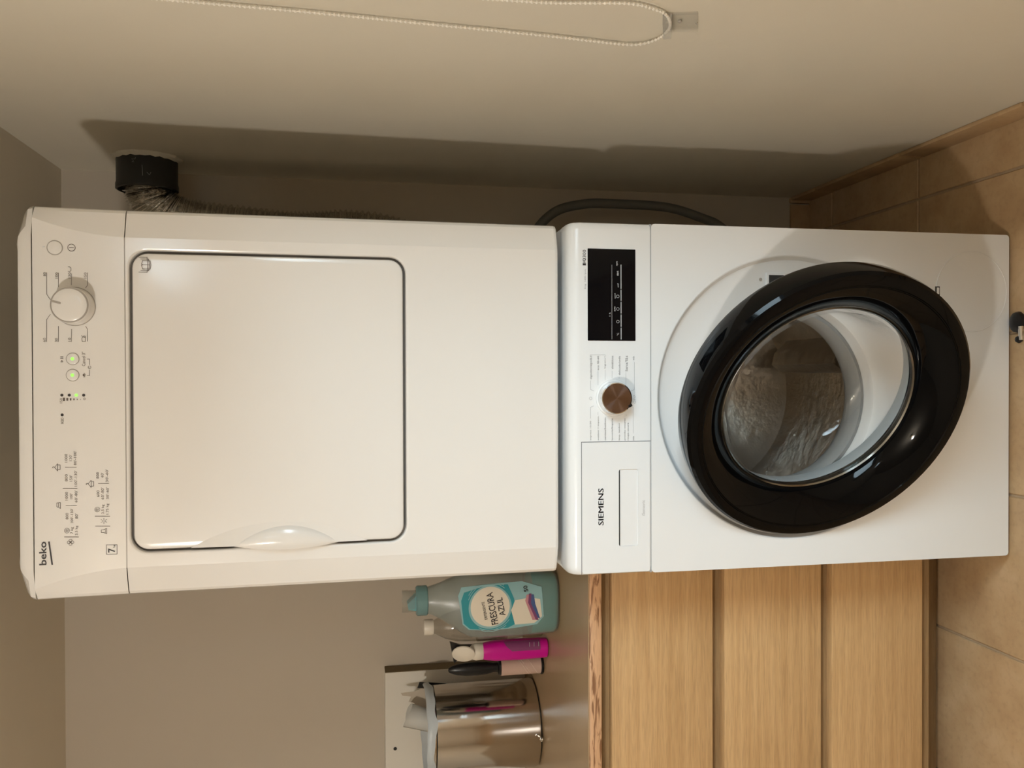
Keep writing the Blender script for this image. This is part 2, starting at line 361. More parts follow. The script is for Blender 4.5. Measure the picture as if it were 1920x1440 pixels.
# skirting of cut floor tiles
def skirting(name, axis):
    root = bpy.data.objects.new(name, None); COL.objects.link(root); struct(root)
    bz, th = .056, .009
    if axis == 'x':
        edges = [YF, -3.015, -2.68, -2.345, -2.01, -1.675, -1.34, -1.005, -.67, -.336, -.001-.085, .25, .585, YB-th]
        for a, b in zip(edges, edges[1:]): MB().box(XR-th, XR, a+.0015, b-.0015, -.004, bz+random.uniform(-.001, .001), .0025, 2).build('skirting_tile', tile_m, root)
    else:
        xs = [XL+i*.31 for i in range(11)]+[XR]
        for a, b in zip(xs, xs[1:]): MB().box(a+.0015, b-.0015, YB-th, YB, -.004, bz+random.uniform(-.001, .001), .0025, 2).build('skirting_tile', tile_m, root)
skirting('baseboard_right', 'x'); skirting('baseboard_back', 'y')

# ------------------------------------------------------------------ ceiling lamp (behind the camera)
lamp = thing('ceiling_lamp', 'small warm ceiling lamp behind the viewpoint', 'lamp', (LAMP.x, LAMP.y, ZC))
MB().lathe([(0, 0), (.06, 0), (.06, -.012), (.02, -.022), (.02, -.10), (.0, -.10)], 32).build('lamp_base', white_paint, lamp)
MB().lathe([(.012, -.10), (.026, -.122), (.033, -.15), (.028, -.176), (.012, -.192), (0, -.194)], 24).build('bulb', bulb_m, lamp)
pl = bpy.data.lights.new('lamp_light', 'POINT'); pl.energy = LAMP_W; pl.color = (1.0, 0.945, 0.875); pl.shadow_soft_size = .035
po = bpy.data.objects.new('lamp_light', pl); COL.objects.link(po); po.parent = lamp; po.location = (0, 0, LAMP.z-ZC)
bpy.data.objects['bulb'].visible_shadow = True
po.location = (0, 0, -.235)

# ------------------------------------------------------------------ washing machine
WA = thing('washing_machine', 'white front-loading washing machine with its black porthole door ajar, under the dryer', 'washing machine')
wsec = rrect(-.2975, .2975, .022, .838, .006, 3)
wbd = MB().loft([[(x, y, z) for x, z in wsec] for y in (.029, .552)]); wbd.add([(x, .552, z) for x, z in wsec], [tuple(range(len(wsec)))]); wbd.build('body', wash_white, WA)
# the front sheet, dished around the porthole
DC = (0.0, .445)
fp = MB(); outer = rrect(-.299, .299, .006, .7065, .006, 3)
fp.plate(outer, [circ(DC[0], DC[1], .2515, 96)], 0.0)
prof = [(.2515, 0), (.2495, .0012), (.2470, .006), (.2440, .010), (.2380, .0125), (.20, .014), (.176, .015), (.171, .017), (.168, .024), (.166, .05)]
fp.lathe(prof, 96, 'Y', (DC[0], 0, DC[1]), caps=False)
n = len(outer); fp.loft([[(x, 0, z) for x, z in outer], [(x*1.0, .03, z) for x, z in outer]])
FP = fp.build('front_panel', wash_white, WA, 30)
MB().lathe([(.166, .040), (.158, .036), (.151, .045), (.149, .065), (.156, .085), (.168, .10), (.185, .112)], 72, 'Y', (DC[0], 0, DC[1]), caps=False).build('gasket', rubber, WA)
dr = MB().lathe([(.170, .108), (.190, .116), (.236, .125), (.240, .15), (.240, .40), (.225, .43), (.12, .445), (.06, .43), (0, .425)], 72, 'Y', (DC[0], 0, DC[1]), caps=False)
for k in range(3):
    a = R(-70+120*k); cx, cz = DC[0]+.218*math.cos(a), DC[1]+.218*math.sin(a); tx, tz = -math.sin(a), math.cos(a); ux, uz = -math.cos(a), -math.sin(a)
    dr.loft([[(cx+tx*p+ux*h, yy, cz+tz*p+uz*h) for p, h in ((-.04, -.02), (-.022, .02), (0, .035), (.022, .02), (.04, -.02))] for yy in (.15, .40)], False)
dr.build('drum', steel_drum, WA)
# control panel, rounded over into the top
cp = [(.0, .7085), (0, .832), (.0012, .839), (.005, .8455), (.012, .850), (.024, .852), (.06, .852), (.06, .7085)]
b = bmesh.new()
xs = [-.299, -.2975, -.293, -.285, .285, .293, .2975, .299]; ins = [.008, .004, .001, 0, 0, .001, .004, .008]
rings = []
for x, i in zip(xs, ins): rings.append([(x, min(y+i, .06), z if z < .72 else z-i*.7) for y, z in cp])
CP = MB().loft(rings, True, True).build('control_panel', wash_plastic, WA, 30)
MB().box(-.297, .297, .05, .56, .836, .8515, .004).build('top_plate', wash_white, WA)
# detergent drawer with its grip recess
DX0, DX1, DZ0, DZ1 = -.2955, -.0735, .7100, .8300
hole = rrect(-.2515, -.1200, .7312, .7655, .004, 4); od = rrect(DX0, DX1, DZ0, DZ1, .004, 4)
dw = MB().plate(od, [hole], -.0016)
dw.loft([[(x, -.0016, z) for x, z in od], [(x, .002, z) for x, z in od]])
DW = dw.build('drawer_front', wash_plastic, WA, 30)
rc = MB()
cxh, czh = -.18575, .74835
rr = [[(x, -.0016, z) for x, z in hole]]
for k, (d, sc, dz) in enumerate(((.006, .985, 0), (.018, .96, .001), (.028, .90, .003), (.030, .80, .004))):
    rr.append([(cxh+(x-cxh)*sc, -.0016+d, czh+(z-czh)*sc+dz) for x, z in hole])
rc.loft(rr); rc.add(rr[-1], [tuple(range(len(hole)))])
rc.build('grip_recess', recess_shaded, DW, 50)
MB().box(-.2515, -.1200, -.0014, .012, .7632, .7662, .0005, 1).build('grip_shadow_strip', gap_dark, DW)  # dark strip painting the shade line along the recess's upper edge
g = MB(); g.strip([(DX0-.001, DZ1+.0006), (DX1+.0007, DZ1+.0006), (DX1+.0007, .7088)], -.0003, .0011); g.build('drawer_gap', ink_grey, WA, 0)
MB().box(-.2985, .2985, .0005, .01, .7063, .7087).build('panel_gap', ink_lgrey, WA)
t = MB(); text_into(t, [('SIEMENS', -.2139+d_, -.1518+d_, .7925, .8019) for d_ in (-.0004, 0, .0004)], -.0019); lab(t.build('brand_lettering', ink_grey, DW, 0), 'dark grey lettering SIEMENS on the drawer')
t = MB(); text_into(t, [('iSensoric', -.2001, -.1738, .7192, .7245)], -.0019); lab(t.build('sensor_lettering', ink_lgrey, DW, 0), 'thin grey lettering iSensoric below the grip')
# display
DI = MB().box(.0985, .2540, -.0012, .01, .7350, .8192, .0006, 1).build('display', disp_black, WA)
t = MB(); yd = -.0016
for a, b_ in ((.2273, .1867), (.1846, .1664), (.1642, .1450), (.1429, .1225), (.1204, .1011)): t.strip([(a, .7609), (b_, .7609)], yd, .0011)
t.strip([(.2270, .7771), (.1011, .7772)], yd, .0004)
for x in (.131, .1524, .1738):
    t.strip(circ(x, .7666, .0024, 14)+[(x+.0024, .7666)], yd, .0005)
text_into(t, [('°C', .1072, .1118, .7650, .7684), ('auto', .1485, .1565, .7710, .7732), ('speed', .1700, .1785, .7700, .7728), ('on/off', .1890, .1960, .7650, .7675), ('start', .2090, .2170, .7650, .7685), ('1 h', .1400, .1460, .7795, .7820), ('rpm', .2260, .2330, .7660, .7690)], yd)
lab(t.build('display_print', ink_white, DI, 0), 'white lines and symbols on the black display')
# knob
kx, kz = .0013, .7738
K = MB().lathe([(.0285, -.0002), (.0280, -.0025), (.0270, -.0040), (.0268, -.017), (.0262, -.0185), (.0248, -.0190)], 72, 'Y', (kx, 0, kz), caps=False).build('program_knob', chrome, WA)
kf = MB().lathe([(.0250, -.0189), (.020, -.0186), (.010, -.0183), (.0004, -.0180)], 72, 'Y', caps=True).build('knob_face', knob_m, K); kf.location = (kx, 0, kz)
MB().lathe([(.0315, -.0001), (.0310, -.0014), (.0280, -.0020)], 72, 'Y', (kx, 0, kz), caps=False).build('knob_collar', wash_plastic, K)
a = R(-62); MB().box(-.0022, .0022, -.0195, -.006, -.0035, .0035, .0006, 1).build('knob_pointer', black_plastic, K)
p_ = bpy.data.objects['knob_pointer']; p_.location = (kx+.0265*math.sin(-.50), 0, kz-.0265*math.cos(.50)); p_.rotation_euler = (0, -.5, 0)
# printing around the knob
t = MB(); yw = -.0004
text_into(t, [('algodón/algodão', .0336, .073, .8113, .8158), ('eco 40-60', .0486, .0724, .7996, .803), ('higiene+', .0517, .0724, .7874, .7905), ('sintéticos', .0508, .073, .7743, .778), ('delicado/seda', .0403, .0724, .762, .7654), ('lana/lãs', .0472, .0731, .7488, .7536), ('mix', .0661, .0724, .737, .7401)], yw)
lab(t.build('program_lettering', ink_grey, CP, 0), 'small grey programme names right of the knob')
t = MB(); text_into(t, [('express 15/30', -.0698, -.0372, .8129, .816), ('outdoor + imperm.', -.07, -.0286, .7994, .8025), ('camisas/business', -.0702, -.0319, .7876, .7908), ('lencería/lingerie', -.0704, -.0333, .7746, .7782), ('limp. tambor', -.0706, -.041, .7622, .7656), ('prendas oscuras', -.0708, -.0336, .7525, .7556), ('roupa escura', -.0709, -.0412, .7464, .7493), ('mix', -.0711, -.0641, .7375, .7406)], yw)
lab(t.build('program_lettering', ink_grey, CP, 0), 'small grey programme names left of the knob')
t = Prints(lambda x, z: (x > .0095, x < -.0105, z > .7766) if abs(x) < .0095 or x < 0 else 2 if x > .07 else 1)
for l in ([(.0311, .8144), (.016, .8144), (.0135, .8086)], [(.0467, .8014), (.0235, .8014)], [(.0492, .789), (.0322, .789)], [(.0472, .7766), (.0345, .7766)], [(.0371, .7642), (.0342, .7642)], [(.0447, .7523), (.0232, .7523)], [(.0623, .7371), (.0156, .7372), (.0131, .7431)], [(-.0328, .8145), (-.014, .8145), (-.0116, .8086)], [(-.0223, .8018), (-.0267, .8018)], [(-.0266, .7518), (-.0292, .7518)], [(-.059, .7393), (-.0148, .7392), (-.0122, .7452)], [(.0708, .8150), (.0746, .8150), (.0746, .7889), (.0730, .7889)]): t.strip(l, yw, .00045)
t.strip(circ(.001, .8144, .0022, 16)+[(.0032, .8144)], yw, .0005)
t.strip(circ(-.006, .7366, .0020, 12)+[(-.0040, .7366)], yw, .0005); t.strip([(-.0025, .7345), (-.0005, .7388)], yw, .0005); t.strip([(.001, .7375), (.003, .735), (.005, .7385), (.006, .736)], yw, .0005)
t.build('programme_lines', ink_lgrey, CP)
t = MB(); text_into(t, [('300', .2385, .2514, .8221, .8278)], yw); text_into(t, [('iQ', .2300, .2378, .8221, .8278)], yw, bold=.03); t.add([(.2252, yw, .8221), (.2288, yw, .8221), (.2288, yw, .8278), (.2252, yw, .8278)], [(0, 1, 2, 3)])
lab(t.build('series_lettering', ink, CP, 0), 'black lettering iQ300 above the display')
t = MB(); text_into(t, [('8 kg  1400 r.p.m.', .1857, .2197, .8216, .8248)], yw); t.build('capacity_lettering', ink_grey, CP, 0)
# drain filter cover, latch, feet
FC = (.1925, .0850, .0735)
fcv = MB().lathe([(FC[2]+.0012, -.0000), (FC[2]+.0006, -.0009), (FC[2]-.0006, -.0009), (FC[2]-.0010, -.0004), (0, -.0004)], 72, 'Y', (FC[0], 0, FC[1]), caps=False)
FL = fcv.build('filter_cover', wash_white, WA, 25)
MB().box(.1925-.0085, .1925+.0085, -.0012, .004, .1515, .1610, .0006, 1).build('filter_slot', gap_dark, FL)
MB().box(.1925-.0058, .1925+.0066, -.0016, .004, .1528, .1585, .0006, 1).build('filter_catch', wash_plastic, FL)
LT = MB().box(.193, .221, .010, .02, .452, .489, .001, 1).build('latch_plate', wash_plastic, WA)
MB().box(.197, .217, .0092, .015, .455, .484, .0005, 1).build('latch_slot', gap_dark, LT)
MB().lathe([(.0028, .013), (.0028, .0118), (0, .0118)], 16, 'Y', (.209, 0, .4985)).build('screw', grey_trim, WA)
for sx in (-1, 1):
    for yy in (.07, .50): MB().lathe([(.022, 0), (.022, .010), (.012, .014), (.012, .024)], 20, 'Z', (sx*.255, yy, 0)).build('foot', black_plastic, WA)
# the door, hinged on the left and standing open
AL = R(26.5); DCX, DCY, DCZ = -.0255, -.115, .438
DSC = .990
DO = MB()
NB = 96
dprof = [(.2360, .066), (.2440, .060), (.2475, .048), (.2490, .016), (.2478, .006), (.2430, .001), (.2360, -.0010), (.2268, -.0012), (.2256, .0004), (.2244, .0004), (.2230, -.0008), (.2080, .0060), (.1940, .0165), (.1830, .0275), (.1760, .0370), (.1735, .043), (.1735, .056), (.19, .066), (.2360, .066)]
DO.lathe(dprof, NB, 'Y', caps=False)
door = DO.build('door', gloss_black, WA, 28)
door.scale = (DSC, 1, DSC); door.location = (DCX, DCY, DCZ); door.rotation_euler = (0, 0, -AL)
lab(door, 'black glossy porthole door standing ajar')
MB().lathe([(.1742, .0440), (.1715, .0425), (.1695, .0450), (.1695, .0520)], NB, 'Y', caps=False).build('chrome_rim', mat('rim_grey', (.35, .35, .34), .15, metal=1.0), door)
bo = [(.1710, .047), (.1670, .058), (.1600, .080), (.1530, .103), (.1450, .122), (.1330, .136), (.1130, .145), (.06, .150), (0, .151)]
bi = [(r*.965, h-.006) for r, h in bo]
MB().lathe(bo, NB, 'Y', caps=False).build('glass_bowl', glass, door, 60)
MB().lathe(bi, NB, 'Y', caps=False).build('inner_glass', glass, door, 60)
MB().lathe([(.1745, .0585), (.196, .0655), (.228, .0660), (.2300, .071), (.2220, .082), (.2080, .089), (.192, .092), (.180, .089), (.1745, .074), (.1725, .060)], NB, 'Y', caps=False).build('rear_ring', door_grey, door)
MB().box(-.243, -.195, .062, .097, -.05, .05, .004).build('hinge', door_grey, door)
# the dark piece lying by the foot of the washing machine
mf = thing('metal_fitting', 'small dark metal and rubber fitting lying on the floor at the washing machine front', 'fitting', (.118, -.026, 0))
mf.scale = (.8, .8, .7)
MB().lathe([(0, 0), (.021, 0), (.019, .010), (.010, .016), (0, .017)], 16, 'Z', (.022, .012, 0), sx=1.2).build('rubber_pad', black_plastic, mf)
MB().tube([(.012, -.004, .010), (-.020, -.006, .010)], .006, 10).build('pin', chrome, mf)
MB().lathe([(0, -.009), (.0065, -.0065), (.009, 0), (.0065, .0065), (0, .009)], 14, 'Z', (-.018, .002, .009)).build('ball_end', black_plastic, mf)

# ------------------------------------------------------------------ tumble dryer, stacked and leaning very slightly forward
DYR = thing('tumble_dryer', 'cream-white tumble dryer with a square door, stacked on the washing machine', 'tumble dryer', (0, .0158, .8654))
DYR.rotation_euler = (R(1.5975), 0, 0)
DT = .827
MB().box(-.2965, .2965, .024, .50, .002, DT-.014, .005).build('body', dry_white, DYR)
HOLE = (-.2300, .2330, .2585, .6785, .027); HC = (.0015, .4685)
fpm = MB(); hl = rrect(*HOLE, n=8); FW = .252
def grow(lp, d): # widen a rounded rectangle loop about its corner centres
    x0, x1, z0, z1, r = HOLE; return rrect(x0-d, x1+d, z0-d, z1+d, r+d, 8)
fpm.plate([(-FW, .006), (FW, .006), (FW, .6835), (-FW, .6835)], [grow(hl, .0032)], 0)
fpm.loft([[(x, y, z) for x, z in grow(hl, d)] for d, y in ((.0032, 0), (.0016, .0006), (.0004, .0022), (0, .0045), (0, .016))])
def side_prof(z, wf, e):
    return [(wf, 0, z), (wf+(.2915-wf)*.5, e*.42, z), (.2905, e*.86, z), (.2948, e*1.15, z), (.2968, e*1.55, z), (.2975, e*2.2, z)]
for sg in (-1, 1):
    rows = [[(sg*x, y, z) for x, y, z in side_prof(zz, FW, .013)] for zz in (.006, .3, .6835)]
    fpm.loft(rows, False)
# rolled bottom edge
bt = [(-.2975, .029), (-.2968, .02), (-.2948, .015), (-.2905, .0112), (-FW, 0), (FW, 0), (.2905, .0112), (.2948, .015), (.2968, .02), (.2975, .029)]
fpm.loft([[(x, y, .006) for x, y in bt], [(x*.999, y+.0015, .0025) for x, y in bt], [(x*.995, y+.006, 0) for x, y in bt], [(x*.995, .06, 0) for x, y in bt]], False)
DFP = fpm.build('front_panel', dry_white, DYR, 18)
MB().box(-.231, .234, .010, .022, .2575, .6795).build('door_gap', dry_dark, DYR)
# control fascia
cf = MB(); rows = []
for k in range(13):
    z = .6850+(.8125-.6850)*k/12; u = k/12; wf = FW+.022*u*u+.004*u; e = .013*(1-.25*u)
    R_ = side_prof(z, wf, e); rows.append([(-x, y, zz) for x, y, zz in reversed(R_)]+R_)
ed = rows[0]; cf.loft([[(x, y+.004, z-.0003) for x, y, z in ed]]+rows+[[(x, y+.006, z+.0004) for x, y, z in rows[-1]]], False)
DCP = cf.build('control_fascia', dry_white, DYR, 12)
g = MB(); g.strip([(-FW, .6842), (FW, .6842)], .0004, .0012); g.build('fascia_seam', grey_trim, DYR, 0)
# lid with bevelled corners
def lid_ring(z, ch, ins, y0):
    return [(-.2975+ins, .05+ch, z), (-.2975+ins, .016+ch*.9, z), (-.2935+ins+ch*.12, .010+ch*.55, z), (-.270+ch*.1+ins-ch*.55*0+ch*.35, .0055, z), (-.252+ch*.6, y0, z),
            (.252-ch*.6, y0, z), (.270-ch*.1-ins-ch*.35, .0055, z), (.2935-ins-ch*.12, .010+ch*.55, z), (.2975-ins, .016+ch*.9, z), (.2975-ins, .05+ch, z), (.2975-ins, .50, z), (-.2975+ins, .50, z)]
MB().loft([lid_ring(DT-.0125, 0, 0, .001), lid_ring(DT-.004, .010, 0, .0005), lid_ring(DT+.003, .030, .0005, .0012), lid_ring(DT+.0065, .040, .003, .004), lid_ring(DT+.008, .045, .012, .014)], True, True).build('lid', dry_white, DYR, 25)
MB().box(-.290, .290, .012, .48, DT-.016, DT-.011).build('lid_gap', gap_dark, DYR)
# door
dm = MB(); dx0, dx1, dz0, dz1, drr = HOLE; ga = .0042
def dl(d): return rrect(dx0+ga+d, dx1-ga-d, dz0+ga+d, dz1-ga-d, drr-ga-d*.8, 8)
dm.loft([[(x, y, z) for x, z in dl(d)] for d, y in ((0, .014), (0, .0045), (.0006, .0018), (.0020, .0003), (.0040, -.0002), (.010, -.0004))])
inn = dl(.010); cxd, czd = .0015, .4685
rings = []
for s_ in (1.0, .8, .6, .4, .2, .02): rings.append([(cxd+(x-cxd)*s_, -.0004-.0016*(1-s_*s_), czd+(z-czd)*s_) for x, z in inn])
dm.loft(rings); dm.add(rings[-1], [tuple(range(len(inn)))])
DDR = dm.build('door', dry_white, DYR, 25)
# handle: a scoop cut at a slant with a raised lens-shaped grip
def lens(zc, hl_, h, out, rise, nn=24, mm=8, flat=False):
    m = MB(); rings = []
    for i in range(nn+1):
        s_ = -1+2*i/nn; e = max(0, 1-s_*s_); row = []
        for j in range(mm+1):
            t_ = j/mm; x = dx0+ga-out*e+(h*e+out*e)*t_
            y = -.0006-(rise*e*(1-t_) if flat else rise*e**.8*math.sin(PI*min(1, .18+.82*t_))**.7)
            row.append((x, y, zc+s_*hl_))
        rings.append(row)
    rb = [[(p[0], .010, p[2]) for p in (r[0],)] + r for r in rings]
    return m.loft(rb, False)
lens(.457, .135, .037, .0, .0045, flat=True).build('handle_scoop', dry_white, DDR, 40)
lens(.448, .083, .030, .0075, .0105).build('door_handle', dry_white, DDR, 60)
# book symbol on the door
t = MB(); yb = -.0020
bx0, bx1, bz0, bz1 = .1995, .2220, .6480, .6640
for d in (0, .0025, .005):
    t.strip([(bx0+d, bz0+.004-d*.9), (bx0+d, bz1-d*1.1), ], yb, .0007); t.strip([(bx1-d, bz0+.004-d*.9), (bx1-d, bz1-d*1.1)], yb, .0007)
    t.strip([(bx0+d, bz0+.004-d*.9), ((bx0+bx1)/2, bz0+.003-d*.9), (bx1-d, bz0+.004-d*.9)], yb, .0007)
t.strip([(bx0+.005, bz1-.0055), (bx0+.0105, bz1-.004), (bx0+.0113, bz1-.006), (bx0+.012, bz1-.004), (bx1-.005, bz1-.0055)], yb, .0007)
t.strip([((bx0+bx1)/2, bz1-.006), ((bx0+bx1)/2, bz0)], yb, .0007)
lab(t.build('book_symbol', ink_brown, DDR, 0), 'small brown open-book symbol')
# rotary knob
kx, kz = .1459, .7545
DK = MB().lathe([(.0285, 0), (.0278, -.002), (.0272, -.020), (.0265, -.026), (.0258, -.0280)], 72, 'Y', (kx, 0, kz), caps=False).build('timer_knob', dry_white, DYR)
MB().lathe([(.0262, -.0272), (.0256, -.0286), (.0246, -.0288), (.0240, -.0282)], 72, 'Y', (kx, 0, kz), caps=False).build('knob_ring', grey_trim, DK)
MB().lathe([(.0242, -.0280), (.0236, -.0284), (.015, -.0288), (0, -.0290)], 72, 'Y', (kx, 0, kz), caps=False).build('knob_face', dry_white, DK)
MB().lathe([(.0293, -.0003), (.0288, -.0006), (.0283, -.0003)], 72, 'Y', (kx, 0, kz), caps=False).build('knob_gap', grey_trim, DK)
kp = MB().box(-.0012, .0012, -.0302, -.0284, -.006, .006, .0005, 1).build('knob_pointer', grey_trim, DK); kp.location = (kx+.0035, 0, kz+.0170); kp.rotation_euler = (0, R(14), 0)
def button(name, x, z, r, led):
    o = MB().lathe([(r, -.0003), (r*.96, -.0014), (r*.85, -.0018), (0, -.0020)], 36, 'Y', (x, 0, z), caps=False).build(name, dry_white, DYR)
    MB().lathe([(r*1.10, -.0003), (r*1.05, -.0006), (r*.99, -.0003)], 36, 'Y', (x, 0, z), caps=False).build('button_gap', grey_trim, o)
    if led: MB().lathe([(.0024, -.0019), (.0020, -.0024), (0, -.0025)], 16, 'Y', (x, 0, z), caps=False).build('button_light', led_green, o)
button('power_button', .2335, .7815, .0102, False); button('start_button', .0671, .7580, .0086, True); button('mode_button', .0426, .7582, .0086, True)
for (x, z), g_ in zip(((.0126, .7734), (.0125, .7632), (.0124, .7535), (.0123, .7432), (-.0172, .7732)), (0, 0, 1, 0, 0)):
    MB().lathe([(.0022, -.0003), (.0019, -.0008), (0, -.0009)], 16, 'Y', (x, 0, z), caps=False).build('status_light', led_green if g_ else ink, DYR)
# printing on the fascia
yf = -.0005
t = MB(); text_into(t, [('beko', -.242, -.2067, .7961, .8063)], yf, bold=.02); t.strip([(-.2075, .7927), (-.2415, .7885)], yf, .0022)
lab(t.build('brand_lettering', ink, DCP, 0), 'black lettering beko with a slanted bar under it')
t = Prints(lambda x, z: 0 if x > .215 else 1 if x > .146 else (2, z > .77, z > .75) if x > .085 else 3 if x > .03 else 4)
t.text([('80', .1905, .1962, .7937, .7975), ('100', .1876, .1962, .7774, .7812), ('130', .1880, .1966, .7595, .7633), ('150', .1885, .1971, .7377, .7415), ('60', .0922, .0983, .7948, .7986), ('30', .0923, .0980, .7786, .7824), ('10', .0932, .0986, .7602, .7641), ("Cancel 3''", .0562, .0776, .7406, .7454), ('150', .0005, .0078, .7728, .7762), ('0', .0050, .0083, .7404, .7438)], yf)
for l in ([(.196, .7927), (.1635, .793), (.1558, .7882)], [(.1959, .7767), (.1750, .7769)], [(.1952, .7587), (.1781, .7589)], [(.1969, .7365), (.1779, .7367), (.174, .7394)], [(.1336, .7883), (.1258, .7933), (.0926, .7935)], [(.1160, .7773), (.0927, .7775)], [(.1117, .7593), (.0928, .7595)], [(.1163, .7398), (.1119, .7371), (.0936, .7373)], [(.0667, .7381), (.0667, .7346), (.0582, .7346)], [(.0504, .7347), (.0418, .7348), (.0419, .7383)],
          [(.1985, .7634), (.1985, .7610), (.1996, .7594), (.2040, .7594), (.2052, .7610), (.2052, .7634)]): t.strip(l, yf, .00065)
t.strip(circ(.2342, .7584, .0052, 24)+[(.2394, .7584)], yf, .0008); t.strip([(.2342, .7553), (.2342, .7615)], yf, .0008)
t.strip([(.0935, .7440), (.0935, .7400), (.1000, .7400), (.1000, .7440), (.1025, .7455)], yf, .0007); t.strip([(.0930, .7446), (.0975, .7452), (.1000, .7440)], yf, .0007); t.strip(circ(.1008, .7415, .0013, 8), yf, .0006)
t.strip([(.0625, .7715), (.0625, .7745), (.0650, .7730), (.0625, .7715)], yf, .0006); t.strip([(.0680, .7712), (.0680, .7748)], yf, .0011); t.strip([(.0700, .7712), (.0700, .7748)], yf, .0011)
t.strip(circ(.0544, .7347, .0020, 10), yf, .0006)
for k in range(6): a_ = PI*k/6+.2; t.strip([(.0425-.0036*math.cos(a_), .743-.0030*math.sin(a_)), (.0425+.0036*math.cos(a_)*.4, .743+.0030*math.sin(a_)*.4)], yf, .0005)
for k in range(6): z = .7705-.0046*k; t.strip([(.0064-.0018+.0002*k, z), (.0064+.0014-.0003*k, z)], yf, .0030-.00045*k)
t.build('dial_print', ink_brown, DCP)
t = MB(); text_into(t, [('1000', -.0887, -.0759, .7663, .7702), ("130'", -.0867, -.0776, .7601, .764), ("80'-100'", -.0932, -.072, .7539, .7578), ('800', -.1173, -.1067, .7662, .7701), ("150'", -.1175, -.1084, .7599, .7638), ("100'-130'", -.1251, -.1017, .7533, .7572), ('1000', -.146, -.1332, .766, .7699), ("100'", -.144, -.1355, .7597, .7636), ("60'-80'", -.1496, -.1315, .7529, .7568), ('800', -.1746, -.1651, .7656, .7695), ("100'-130'", -.1802, -.1589, .759, .7629), ("80'", -.1741, -.1666, .7525, .7565), ('7 kg', -.1966, -.1866, .7582, .7629), ('3.5 kg', -.199, -.1847, .7519, .7566)], yf)
t2 = MB(); text_into(t2, [('800', -.1143, -.1047, .7226, .7266), ("60'", -.1128, -.1059, .7161, .7201), ("30'-60'", -.12, -.1008, .7096, .7135), ('600', -.1421, -.1325, .7222, .7262), ("60'-80'", -.1462, -.1284, .7159, .7199), ("30'-60'", -.1458, -.128, .709, .7129), ('3.5 kg', -.168, -.1541, .7149, .7196), ('1.75 kg', -.1693, -.1528, .7083, .7131)], yf)
t3 = MB(); text_into(t3, [('H2O', -.0303, -.0214, .771, .7752)], yf); t3.build('water_tank_print', ink_brown, DCP, 0)
for i, l in enumerate(([(-.0961, .7695), (-.0965, .754)], [(-.1278, .7727), (-.1284, .7532)], [(-.1538, .769), (-.1543, .754)], [(-.201, .7713), (-.2019, .7518)], [(-.1218, .7237), (-.1223, .7089)], [(-.1714, .7286), (-.1722, .7078)], [(-.1864, .7281), (-.1873, .7077)])): (t if i < 4 else t2).strip(l, yf, .0006 if i in (0, 2, 4) else .0009)
for t_, x, z in ((t, -.0958, .7800), (t2, -.1221, .7337)):
    t_.strip([(x-.0035, z-.0035), (x-.0035, z), (x+.0035, z), (x+.0035, z-.0035), (x-.0035, z-.0035)], yf, .0007); t_.strip([(x-.0055, z), (x, z+.0042), (x+.0055, z), (x-.0055, z)], yf, .0007); t_.strip([(x, z+.0042), (x+.0012, z+.0058), (x, z+.0072), (x-.0012, z+.0062)], yf, .0006)
t.strip([(-.1580, .7765), (-.1490, .7765), (-.1495, .7815), (-.1550, .7815), (-.1560, .7800)], yf, .0007); t.strip([(-.1580, .7765), (-.1558, .7792), (-.1498, .7792)], yf, .0006)
for t_, x, z in ((t, -.1916, .7679), (t2, -.1613, .7254)):
    t_.strip(circ(x, z, .0036, 18)+[(x+.0036, z)], yf, .0005); t_.strip(circ(x, z, .0020, 12), yf, .0005); t_.strip(circ(x, z, .0007, 8), yf, .0005)
for dx_, dz_ in ((.0024, 0), (-.0024, 0), (0, .0024), (0, -.0024)): t.strip(circ(-.2094+dx_, .7630+dz_, .0022, 12)+[(-.2094+dx_+.0022, .7630+dz_)], yf, .0006)
for k in range(6): a_ = 2*PI*k/6; t2.strip([(-.1790+.0012*math.cos(a_), .7162+.0014*math.sin(a_)), (-.1790+.0044*math.cos(a_), .7162+.0048*math.sin(a_))], yf, .0006)
t2.strip([(-.1985, .7125), (-.1905, .7125), (-.1925, .7172), (-.1925, .7200), (-.1965, .7200), (-.1965, .7172), (-.1985, .7125)], yf, .0007); t2.strip([(-.1978, .7145), (-.1912, .7145)], yf, .0006)
t.build('programme_table', ink_brown, DCP, 0); t2.build('programme_table', ink_brown, DCP, 0)
t = MB(); text_into(t, [('7', -.2275, -.221, .7006, .7106)], yf, bold=.02); text_into(t, [('kg', -.2200, -.2165, .7003, .7036)], yf); t.strip([(-.2299, .713), (-.2303, .6981), (-.216, .698), (-.2156, .7129), (-.2299, .713)], yf, .0007)
lab(t.build('capacity_mark', ink, DCP, 0), 'boxed figure 7 kg')
MB().box(.2345-.0008, .2345+.0008, -.0008, .001, .7955, .7985, .0003, 1).build('power_light', ink_white, DYR)
for sx in (-1, 1):
    MB().lathe([(.018, -.0165), (.018, -.004), (.012, .004)], 16, 'Z', (sx*.24, .12, 0)).build('foot', black_plastic, DYR)
    MB().lathe([(.018, -.0257), (.018, -.004), (.012, .004)], 16, 'Z', (sx*.24, .45, 0)).build('foot', black_plastic, DYR)

